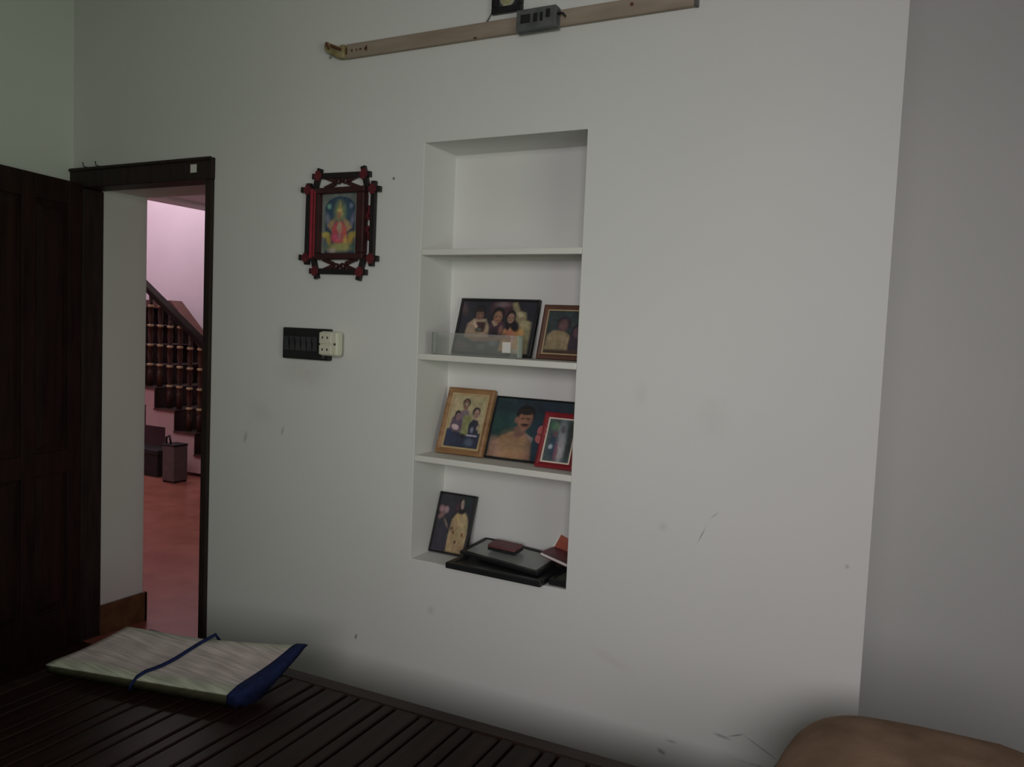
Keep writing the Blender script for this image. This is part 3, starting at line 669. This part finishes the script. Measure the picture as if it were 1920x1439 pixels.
# booklets at the right
nb = thing('notebook', 'dark red notebook with white page edges lying askew in the right niche corner', 'book', (-1.028, 2.335, 0.737), (0, R(11.0), R(-6)))
bm = bmesh.new(); box(bm, -0.066, 0.058, 0.002, 0.088, 0.002, 0.011); finish('pages', bm, M['paper'], nb, bevel=0)
bm = bmesh.new(); box(bm, -0.067, 0.060, 0, 0.09, 0.011, 0.013); box(bm, -0.067, 0.060, 0, 0.09, 0, 0.002); finish('cover', bm, M['redbook'], nb, bevel=0)
ob = thing('booklet', 'orange-red booklet with white edge propped up behind the notebook', 'book', (-1.030, 2.424, 0.738), (R(-22), R(20), 0))
bm = bmesh.new(); box(bm, -0.055, 0.060, 0, 0.006, 0, 0.052); finish('cover', bm, M['orangebook'], ob, bevel=0)
bm = bmesh.new(); box(bm, -0.063, -0.055, 0.001, 0.005, 0, 0.052); finish('page_edge', bm, M['paper'], ob, bevel=0)

# ------------------------------------------------------------------ carved picture frame on the wall
gf = thing('carved_picture', 'carved black and red crossed-stick frame with a devotional print, on the wall', 'picture frame', (-1.883, 2.249, 1.835))
OX, OZ = 1.883, -1.835
def gx(p): return (p[0] + OX, p[1] + OZ)
for nm, a, c in (('stick', (-2.012, 2.003), (-1.752, 1.999)), ('stick', (-2.027, 1.980), (-2.030, 1.689)), ('stick', (-2.015, 1.666), (-1.757, 1.662)), ('stick', (-1.737, 1.975), (-1.738, 1.683))):
    bm = bmesh.new(); bar(bm, gx(a), gx(c), 0.020, -0.016, -0.002); finish(nm, bm, M['blackwood'], gf, bevel=0.002)
for a, c in (((-2.061, 1.957), (-1.994, 1.955)), ((-2.064, 1.715), (-2.003, 1.712)), ((-1.762, 1.949), (-1.706, 1.946)), ((-1.757, 1.711), (-1.708, 1.709)),
             ((-1.975, 2.029), (-1.998, 1.955)), ((-1.784, 2.027), (-1.764, 1.952)), ((-1.998, 1.712), (-1.978, 1.638)), ((-1.771, 1.712), (-1.792, 1.634))):
    bm = bmesh.new(); bar(bm, gx(a), gx(c), 0.020, -0.0185, -0.0045, 0)
    finish('cross_stick', bm, M['blackwood'], gf, bevel=0.002)
for cx_, cz_ in ((-2.027, 1.956), (-2.030, 1.714), (-1.737, 1.947), (-1.738, 1.709), (-1.982, 2.003), (-1.778, 2.000), (-1.986, 1.666), (-1.784, 1.663)):
    for s in ((0.015, 0.034), (0.034, 0.015)):
        pass
    bm = bmesh.new(); x_, z_ = gx((cx_, cz_)); box(bm, x_ - .0095, x_ + .0095, -.0205, -.018, z_ - .017, z_ + .017); box(bm, x_ - .017, x_ + .017, -.0200, -.018, z_ - .0085, z_ + .0085)
    finish('crimson_cross', bm, M['crimson'], gf)
# raised inner frame
bm = bmesh.new()
xi0, xi1, zi0, zi1 = -1.997 + OX, -1.764 + OX, 1.706 + OZ, 1.958 + OZ
px0, px1, pz0, pz1 = -1.962 + OX, -1.797 + OX, 1.728 + OZ, 1.937 + OZ
for (a, c, e_, f) in ((xi0, xi1, zi0, pz0), (xi0, xi1, pz1, zi1), (xi0, px0, pz0, pz1), (px1, xi1, pz0, pz1)): box(bm, a, c, -0.030, -0.001, e_, f)
finish('inner_frame', bm, M['maroon'], gf, bevel=0.004)
bm = bmesh.new(); box(bm, xi0 - .004, xi0 + 0.007, -0.0325, -0.002, zi0 + .004, zi1 - .004); box(bm, xi0 + .012, xi0 + .018, -.0312, -.028, zi0 + .01, zi1 - .01)
o = finish('red_edge_strip', bm, M['redlac'], gf); o['label'] = 'bright red strip along the left side'
# scroll ornaments between sticks and inner frame: paired rings and a bow
def annulus(bm, cx_, cz_, r0, r1, y0, y1, sx=1, n=12):
    O = [(cx_ + sx * r1 * math.cos(2 * math.pi * i / n), cz_ + r1 * math.sin(2 * math.pi * i / n)) for i in range(n)]
    I = [(cx_ + sx * r0 * math.cos(2 * math.pi * i / n), cz_ + r0 * math.sin(2 * math.pi * i / n)) for i in range(n)]
    L = [[bm.verts.new((p[0], y, p[1])) for p in q] for q, y in ((O, y0), (O, y1), (I, y1), (I, y0))]
    for a, c in zip(L, L[1:] + L[:1]):
        for k in range(n): bm.faces.new((a[k], a[(k + 1) % n], c[(k + 1) % n], c[k]))
for (zc, s) in ((1.978, 1), (1.688, -1)):
    bm = bmesh.new(); x_, z_ = gx((-1.880, zc))
    for dx in (-.016, .016): annulus(bm, x_ + dx, z_ + s * .004, .0055, .011, -.014, -.004, 1.25)
    bar(bm, (x_ - .075, z_ + s * .020), (x_ - .028, z_ + s * .004), .013, -.013, -.004); bar(bm, (x_ - .075, z_ - s * .020), (x_ - .028, z_ - s * .004), .013, -.013, -.004)
    bar(bm, (x_ + .075, z_ + s * .020), (x_ + .028, z_ + s * .004), .013, -.013, -.004); bar(bm, (x_ + .075, z_ - s * .020), (x_ + .028, z_ - s * .004), .013, -.013, -.004)
    finish('scroll', bm, M['maroon'], gf)
for xc_ in (-2.010, -1.752):
    bm = bmesh.new(); x_, z_ = gx((xc_, 1.832))
    for dz in (-.024, .024): annulus(bm, x_, z_ + dz, .006, .0145, -.014, -.004, 0.8)
    box(bm, x_ - .005, x_ + .005, -.013, -.004, z_ + .036, z_ + .060); box(bm, x_ - .005, x_ + .005, -.013, -.004, z_ - .060, z_ - .036)
    finish('scroll', bm, M['crimson'], gf)
G = [('r', .10, 0, .90, .80, h('#20324a'), .02), ('e', .5, .78, .40, .18, 0, h('#20324a'), .04), ('e', .5, .70, .30, .2, 0, h('#2a4358'), .5), ('e', .20, .80, .05, .04, 0, h('#5a8a7c'), .5), ('e', .80, .80, .05, .04, 0, h('#5c6a86'), .5),
     ('e', .5, .70, .15, .18, 0, h('#66704f'), .4), ('p', [(.42, .66), (.50, .90), (.58, .66)], h('#94804a'), .03), ('e', .48, .66, .055, .08, 0, h('#8d6248'), .2), ('e', .48, .73, .07, .03, 0, h('#a48f50'), .4),
     ('e', .17, .56, .06, .12, .3, h('#5f6272'), .5), ('e', .84, .56, .05, .12, -.3, h('#5a5f75'), .5),
     ('p', [(.16, .48), (.30, .36), (.38, .60), (.58, .60), (.68, .36), (.84, .44), (.74, .54), (.60, .60), (.36, .60), (.24, .56)], h('#8a7050'), .04),
     ('p', [(.28, .22), (.30, .46), (.40, .54), (.58, .54), (.68, .44), (.72, .22), (.5, .14)], h('#9a3440'), .04), ('e', .38, .28, .09, .07, 0, h('#b03a5c'), .5), ('e', .50, .44, .07, .08, 0, h('#96826a'), .5), ('e', .60, .40, .04, .08, .4, h('#a04a3c'), .5), ('e', .50, .30, .06, .06, 0, h('#a0646c'), .6),
     ('e', .12, .32, .12, .05, 0, h('#94863c'), .4), ('e', .20, .24, .06, .10, .3, h('#927c34'), .4), ('e', .86, .32, .12, .05, 0, h('#94863c'), .4), ('e', .80, .24, .07, .10, -.3, h('#94762c'), .4), ('e', .66, .2, .06, .1, 0, h('#a0803a'), .5),
     ('e', .5, .11, .38, .07, 0, h('#7d7a48'), .4), ('e', .30, .06, .12, .04, 0, h('#8a7d70'), .5), ('e', .12, .14, .08, .05, 0, h('#4a5a58'), .5), ('e', .88, .12, .08, .06, 0, h('#3e5a52'), .5)]
print_plane('devotional_print', px1 - px0, pz1 - pz0, paint(56, 72, h('#5c635f'), G, 8), gf, -0.012, (px0 + px1) / 2, pz0)

# ------------------------------------------------------------------ switchboard with adaptor
sb = thing('switchboard', 'black switchboard with a row of rocker switches on the wall', 'switch', (-2.02, 2.25, 1.402))
boxo('plate', (-0.108, 0.112, -0.022, -0.0005, -0.057, 0.057), M['black'], sb, 0.004)
for k in range(6):
    x0 = -0.099 + k * 0.0272
    bm = bmesh.new()
    prof = [(-0.022, -0.026), (-0.027, -0.026), (-0.0245, 0.0), (-0.030, 0.026), (-0.022, 0.026)]
    a_ = [bm.verts.new((x0 + .001, y, z)) for y, z in prof]; b_ = [bm.verts.new((x0 + .0245, y, z)) for y, z in prof]
    bm.faces.new(a_); bm.faces.new(b_[::-1])
    for i in range(5): bm.faces.new((a_[i], b_[i], b_[(i + 1) % 5], a_[(i + 1) % 5]))
    finish('rocker_switch', bm, M['rocker'], sb, bevel=0.0015)
bm = bmesh.new(); lathe(bm, [(.004, 0), (.004, .003)], 10)
o = finish('screw', bm, M['steel'], sb); o.data.transform(Matrix.Rotation(R(90), 4, 'X')); o.location = (0.088, -0.021, -0.045)
ap = thing('plug_adaptor', 'cream white plug adaptor stuck in the right end of the switchboard', 'adaptor', (-1.885, 2.2275, 1.409))
bm = bmesh.new(); box(bm, -0.036, 0.044, -0.036, 0, -0.044, 0.042); finish('body', bm, M['white'], ap, bevel=0.009, seg=3)
bm = bmesh.new(); box(bm, -0.034, 0.020, -0.040, -0.034, -0.002, 0.038); finish('socket_face', bm, M['white'], ap, bevel=0.004)
bm = bmesh.new(); box(bm, -0.034, 0.020, -0.040, -0.034, -0.040, -0.006); finish('socket_face', bm, M['white'], ap, bevel=0.004)
for dz in (.020, -.022):
    for dx in (-.018, .004): boxo('pin_hole', (dx - .003, dx + .003, -.0405, -.039, dz - .004, dz + .004), M['rocker'], ap, 0)
boxo('pin_hole', (0.030, 0.038, -.0365, -.035, -.006, .002), M['rocker'], ap, 0)

# ------------------------------------------------------------------ tube-light batten and small hanging picture
bt = thing('light_batten', 'old beige tube-light batten without tube, high on the wall', 'light fixture', (-1.26, 2.25, 2.424))
bm = bmesh.new(); box(bm, -0.612, 0.612, -0.018, -0.0005, -0.024, 0.024); finish('body', bm, M['batten'], bt, bevel=0.003)
bm = bmesh.new(); box(bm, 0.612, 0.622, -0.020, -0.0005, -0.025, 0.025); finish('end_cap', bm, M['choke'], bt, bevel=0.002)
bm = bmesh.new()
prism(bm, [(-0.612, -0.024), (-0.612, 0.022), (-0.640, 0.018), (-0.668, 0.030), (-0.690, 0.040), (-0.702, 0.030), (-0.698, 0.008), (-0.672, -0.006), (-0.640, -0.022)], -0.030, -0.001)
hl = finish('lamp_holder', bm, M['holder'], bt, bevel=0.004)
bm = bmesh.new(); bar(bm, (-0.668, 0.022), (-0.622, 0.002), 0.010, -0.036, -0.028); bar(bm, (-0.690, 0.036), (-0.676, 0.010), 0.008, -0.034, -0.028); finish('contact_slot', bm, M['rust'], hl, bevel=0.002)
for dx, w_, hh in ((-.585, .004, .004), (-.565, .003, .003), (-.548, .005, .003), (-.528, .003, .004), (-.522, .003, .009), (-.61, .005, .012), (-.09, .006, .003)):
    boxo('rust_spot', (dx - w_, dx + w_, -.0188, -.0175, (-.022 if dx > -.2 else .0) - hh, (-.022 if dx > -.2 else .0) + hh), M['rust'], bt, 0)
bm = bmesh.new(); lathe(bm, [(.005, 0), (.005, .003)], 10); o = finish('screw', bm, M['rust'], bt); o.data.transform(Matrix.Rotation(R(90), 4, 'X')); o.location = (0.43, -0.0178, 0.006)
bm = bmesh.new(); box(bm, 0.070, 0.202, -0.046, -0.018, -0.030, 0.030); box(bm, 0.066, 0.206, -0.022, -0.018, -0.034, 0.026); ck = finish('choke_box', bm, M['choke'], bt, bevel=0.004); ck['label'] = 'dark grey metal choke box'
bm = bmesh.new()
for a, c in ((.085, .118), (.128, .142), (.150, .160)): box(bm, a, c, -.0475, -.0455, -.012, .014)
box(bm, .170, .184, -.0485, -.0455, -.004, .020); finish('label_plate', bm, M['black'], ck, bevel=0.001)
bm = bmesh.new(); tube(bm, [(0.198, -0.032, 0.006), (0.212, -0.034, 0.008), (0.222, -0.034, 0.004), (0.228, -0.032, -0.004)], 0.0035, 6); finish('wire', bm, M['black'], bt, smooth=True)
bm = bmesh.new(); tube(bm, [(-0.06, -0.006, 0.022), (-0.048, -0.006, 0.040), (-0.040, -0.004, 0.055), (-0.035, -0.002, 0.06)], 0.0022, 6); finish('wire', bm, M['choke'], bt, smooth=True)

hp = thing('hanging_picture', 'small black framed oval picture hanging above the batten, cut by the top edge', 'picture frame', (-1.243, 2.249, 2.468))
bm = bmesh.new()
for (a, c, e_, f) in ((-.054, .054, 0, .020), (-.054, .054, .130, .150), (-.054, -.034, .020, .130), (.034, .054, .020, .130)): box(bm, a, c, -.016, 0, e_, f)
finish('border', bm, M['black'], hp, bevel=0.003)
Hp = [('e', .5, .5, .48, .50, 0, h('#8a8478'), .05), ('e', .45, .48, .34, .40, 0, h('#6c683c'), .2), ('e', .45, .55, .16, .2, 0, h('#8d7d4a'), .4), ('e', .48, .25, .26, .14, 0, h('#7d7a50'), .4)]
print_plane('oval_print', .068, .110, paint(24, 36, h('#20242a'), Hp, 9), hp, -0.006, 0, .020)
bm = bmesh.new(); tube(bm, [(0, -.004, .150), (0, -.003, .175)], .002, 6); lathe(bm, [(.005, .172), (.005, .180)], 8, 0, -.005); finish('hook', bm, M['steel'], hp)

for x_, t_ in ((-3.294, 0.0), (-3.211, 0.15)):
    bm = bmesh.new(); tube(bm, [(0, 0.0005, 0), (0, -0.02, 0.0), (0.003 * t_, -0.024, 0.018)], 0.0022, 6)
    o = finish('nail', bm, M['black'], smooth=True); o.location = (x_, 2.25, 2.110)
    tag(o, 'small bent nail in the wall above the door frame, %s' % ('nearest the corner' if t_ == 0 else 'second from the corner'), 'nail', 'nails above the door frame')

# ------------------------------------------------------------------ slatted wooden bed
bd = thing('slatted_bed', 'dark brown wooden bed with bare slats, along the wall in the foreground', 'bed', (-0.95, 1.2, 0), (0, 0, R(2.0)))
BX0, BX1, BY0, BY1, BZ = -1.31, 1.50, -0.80, 0.645, 0.42
for n_, dm in (('side_rail', (BX0, BX1, BY1 - .052, BY1, .30, BZ + .001)), ('side_rail', (BX0, BX1, BY0, BY0 + .052, .30, BZ + .001)), ('end_rail', (BX0, BX0 + .05, BY0 + .0525, BY1 - .0525, .30, BZ + .001)), ('end_rail', (BX1 - .05, BX1, BY0 + .0525, BY1 - .0525, .30, BZ + .001))):
    boxo(n_, dm, M['bedx'], bd, 0.004)
for sx in (BX0 + .04, BX1 - .04):
    for sy in (BY0 + .04, BY1 - .04): boxo('leg', (sx - .035, sx + .035, sy - .035, sy + .035, 0, .2995), M['bed'], bd, 0.004)
boxo('support_beam', (BX0 + .05, BX1 - .05, -.10, -.04, .33, .392), M['bedx'], bd, 0.003)
x = -1.55 + .056; meshes = {}
PERIOD = 0.1225
ph = (-1.515 + 0.95) - x   # a narrow strip sits here
start = x + (ph % PERIOD) - PERIOD
k = 0
while start < BX1 - 0.06:
    for kind, off, w_ in (('n', 0.0, 0.034), ('w', 0.0425, 0.0715)):
        a = start + off
        if a < BX0 + .051 or a + w_ > BX1 - .051: continue
        if kind not in meshes:
            bm = bmesh.new(); box(bm, 0, w_, BY0 + .053, BY1 - .053, -.022, 0)
            me = bpy.data.meshes.new('slat'); bmesh.ops.recalc_face_normals(bm, faces=bm.faces[:])
            bmesh.ops.bevel(bm, geom=[e_ for e_ in bm.edges if abs(e_.verts[0].co.y - e_.verts[1].co.y) > .5], offset=.003, segments=1, affect='EDGES')
            bm.to_mesh(me); bm.free(); me.materials.append(M['bed']); meshes[kind] = me
        s = bpy.data.objects.new('slat', meshes[kind]); link(s, bd); s.location = (a, 0, BZ - random.uniform(0, .002))
    start += PERIOD

# ------------------------------------------------------------------ folded plastic mat on the bed
fm = thing('folded_mat', 'folded pale woven mat with blue end binding and cord, lying on the bed', 'mat', (-1.92, 1.53, 0.4215))
base = Vector((-1.92, 1.53, 0.4215))
def lerp(a, c, t): return a + (c - a) * t
V3 = lambda *a: Vector(a) - base
def top(u, v):
    near = V3(-2.215, 1.405, .462).lerp(V3(-1.600, 1.535, .478), u)
    f0, f1, f2 = V3(-2.160, 1.640, .516), V3(-1.850, 1.674, .532), V3(-1.590, 1.772, .534)
    far = f0.lerp(f1, u / .52) if u < .52 else f1.lerp(f2, (u - .52) / .48)
    p = near.lerp(far, v)
    p.z += -0.012 * math.sin(math.pi * v) * (1 - .5 * u) + .004 * math.sin(9 * u + 2 * v) * math.sin(math.pi * v)
    return p
def botm(u, v):
    near = V3(-2.225, 1.412, .423).lerp(V3(-1.615, 1.543, .423), u)
    f0, f2 = V3(-2.150, 1.650, .423), V3(-1.585, 1.765, .423)
    far = f0.lerp(f2, u)
    p = near.lerp(far, v); p.z += max(0, u - .45) * .095 * max(0, v - .30) / .70 / .55
    return p
def section(u, grow=0.0, n=12):
    """closed loop around the folded stack"""
    P = []; tag_ = []
    for i in range(n + 1):
        v = i / n; p = top(u, v); b0 = botm(u, v)
        e_ = math.sin(math.pi * min(1, max(0, v))) ** .35 if 0 < v < 1 else 0.55
        mid = (p + b0) / 2
        P.append(mid + (p - mid) * ((.8 if i == 0 else e_) if i in (0, n) else 1) + Vector((0, 0, grow))); tag_.append(v)
    pe = (top(u, 1) + botm(u, 1)) / 2; P.append(pe + Vector((0.002, .010 + grow, 0))); tag_.append(1)
    for i in range(n, -1, -1):
        v = i / n; p = botm(u, v)
        mid = (top(u, v) + p) / 2
        P.append(mid + (p - mid) * (.55 if i in (0, n) else 1) - Vector((0, 0, min(grow, .001)))); tag_.append(v)
    b0 = botm(u, 0); t0 = top(u, 0); P.append(b0.lerp(t0, .10) + Vector((-.002, -.008 - grow, 0))); tag_.append(0)
    P.append(b0.lerp(t0, .72) + Vector((-.002, -.010 - grow, 0))); tag_.append(0)
    pe = b0.lerp(t0, .80); P.append(pe + Vector((-.002, -.010 - grow, 0))); tag_.append(0)
    return P, tag_
def loft(name, us, grow, mat, parent, ink=False):
    rings = [section(u, grow) for u in us]; n = len(rings[0][0])
    bm = bmesh.new(); lay = [[bm.verts.new(p) for p in r[0]] for r in rings]
    for a, c in zip(lay, lay[1:]):
        for k in range(n): bm.faces.new((a[k], a[(k + 1) % n], c[(k + 1) % n], c[k]))
    bm.faces.new(lay[0]); bm.faces.new(lay[-1][::-1])
    bmesh.ops.recalc_face_normals(bm, faces=bm.faces[:])
    o = finish(name, bm, mat, parent, smooth=True)
    if ink:
        at = o.data.color_attributes.new('ink', 'FLOAT_COLOR', 'POINT'); cols_ = []
        for ui, (P, tg) in zip(us, rings):
            for qi, v in enumerate(tg):
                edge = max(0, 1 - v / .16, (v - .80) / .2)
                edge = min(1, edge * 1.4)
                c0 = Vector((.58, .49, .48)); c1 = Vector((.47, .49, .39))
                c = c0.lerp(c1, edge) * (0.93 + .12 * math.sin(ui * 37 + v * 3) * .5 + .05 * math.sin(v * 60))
                if 13 < qi < len(tg) - 1: c = Vector((.085, .085, .05))   # olive lower layers, with their shade painted into the colour
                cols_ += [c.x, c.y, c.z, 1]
        at.data.foreach_set('color', cols_)
    return o
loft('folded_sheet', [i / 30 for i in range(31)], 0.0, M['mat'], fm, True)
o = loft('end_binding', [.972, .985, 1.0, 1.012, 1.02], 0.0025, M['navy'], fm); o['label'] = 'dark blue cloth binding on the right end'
bm = bmesh.new()
pts = [botm(.485, 0.0) + Vector((0, -.016, .004)), (top(.485, 0) + botm(.485, 0)) / 2 + Vector((0, -.018, 0)), top(.487, .02) + Vector((0, -.004, -.004)), top(.492, .10) + Vector((0, 0, .003))]
for i in range(2, 11): pts.append(top(.485 + .055 * (i / 10) ** 1.3 + .008 * math.sin(i * .6), i / 10) + Vector((0, 0, .0035)))
pts.append(pts[-1] + Vector((0.002, .012, -.02)))
tube(bm, pts, 0.0075, 8, .6); finish('tie_cord', bm, M['navy'], fm, smooth=True)

# ------------------------------------------------------------------ brown pillow at the right
pl = thing('pillow', 'large brown velour pillow at the bottom right of the picture', 'pillow', (0.16, 1.735, 0.4215), (0, 0, R(-6)))
bm = bmesh.new()
nu, nv = 40, 24
A_, B_, C_ = 0.40, 0.26, 0.134
rows_ = []
def sgnpow(x, p): return math.copysign(abs(x) ** p, x)
for j in range(1, nv):
    ph_ = -math.pi / 2 + math.pi * j / nv; row = []
    for i in range(nu):
        th = 2 * math.pi * i / nu
        cr_ = sgnpow(math.cos(ph_), .62)
        x_ = A_ * cr_ * sgnpow(math.cos(th), .60); y_ = B_ * cr_ * sgnpow(math.sin(th), .60); z_ = C_ * sgnpow(math.sin(ph_), .85)
        z_ += (.010 * math.sin(9 * x_ + 1.0) + .006 * math.sin(17 * x_ + 5 * y_)) * (z_ > 0)
        row.append(bm.verts.new((x_, y_, (z_ + C_) * (1 - .42 * max(0, x_ + .16)))))
    rows_.append(row)
for a, c in zip(rows_, rows_[1:]):
    for i in range(nu): bm.faces.new((a[i], a[(i + 1) % nu], c[(i + 1) % nu], c[i]))
vb = bm.verts.new((0, 0, 0)); vt = bm.verts.new((0, 0, 2 * C_))
for i in range(nu):
    bm.faces.new((vb, rows_[0][(i + 1) % nu], rows_[0][i])); bm.faces.new((vt, rows_[-1][i], rows_[-1][(i + 1) % nu]))
finish('cushion', bm, M['pillow'], pl, smooth=True)
bm = bmesh.new(); loop = rows_ and []
pts = []
for i in range(nu + 1):
    th = 2 * math.pi * i / nu
    pts.append((A_ * 1.004 * sgnpow(math.cos(th), .60), B_ * 1.004 * sgnpow(math.sin(th), .60), C_ * (1 - .42 * max(0, A_ * sgnpow(math.cos(th), .60) + .16))))
tube(bm, pts, .005, 6); finish('piping', bm, M['seam'], pl, smooth=True)
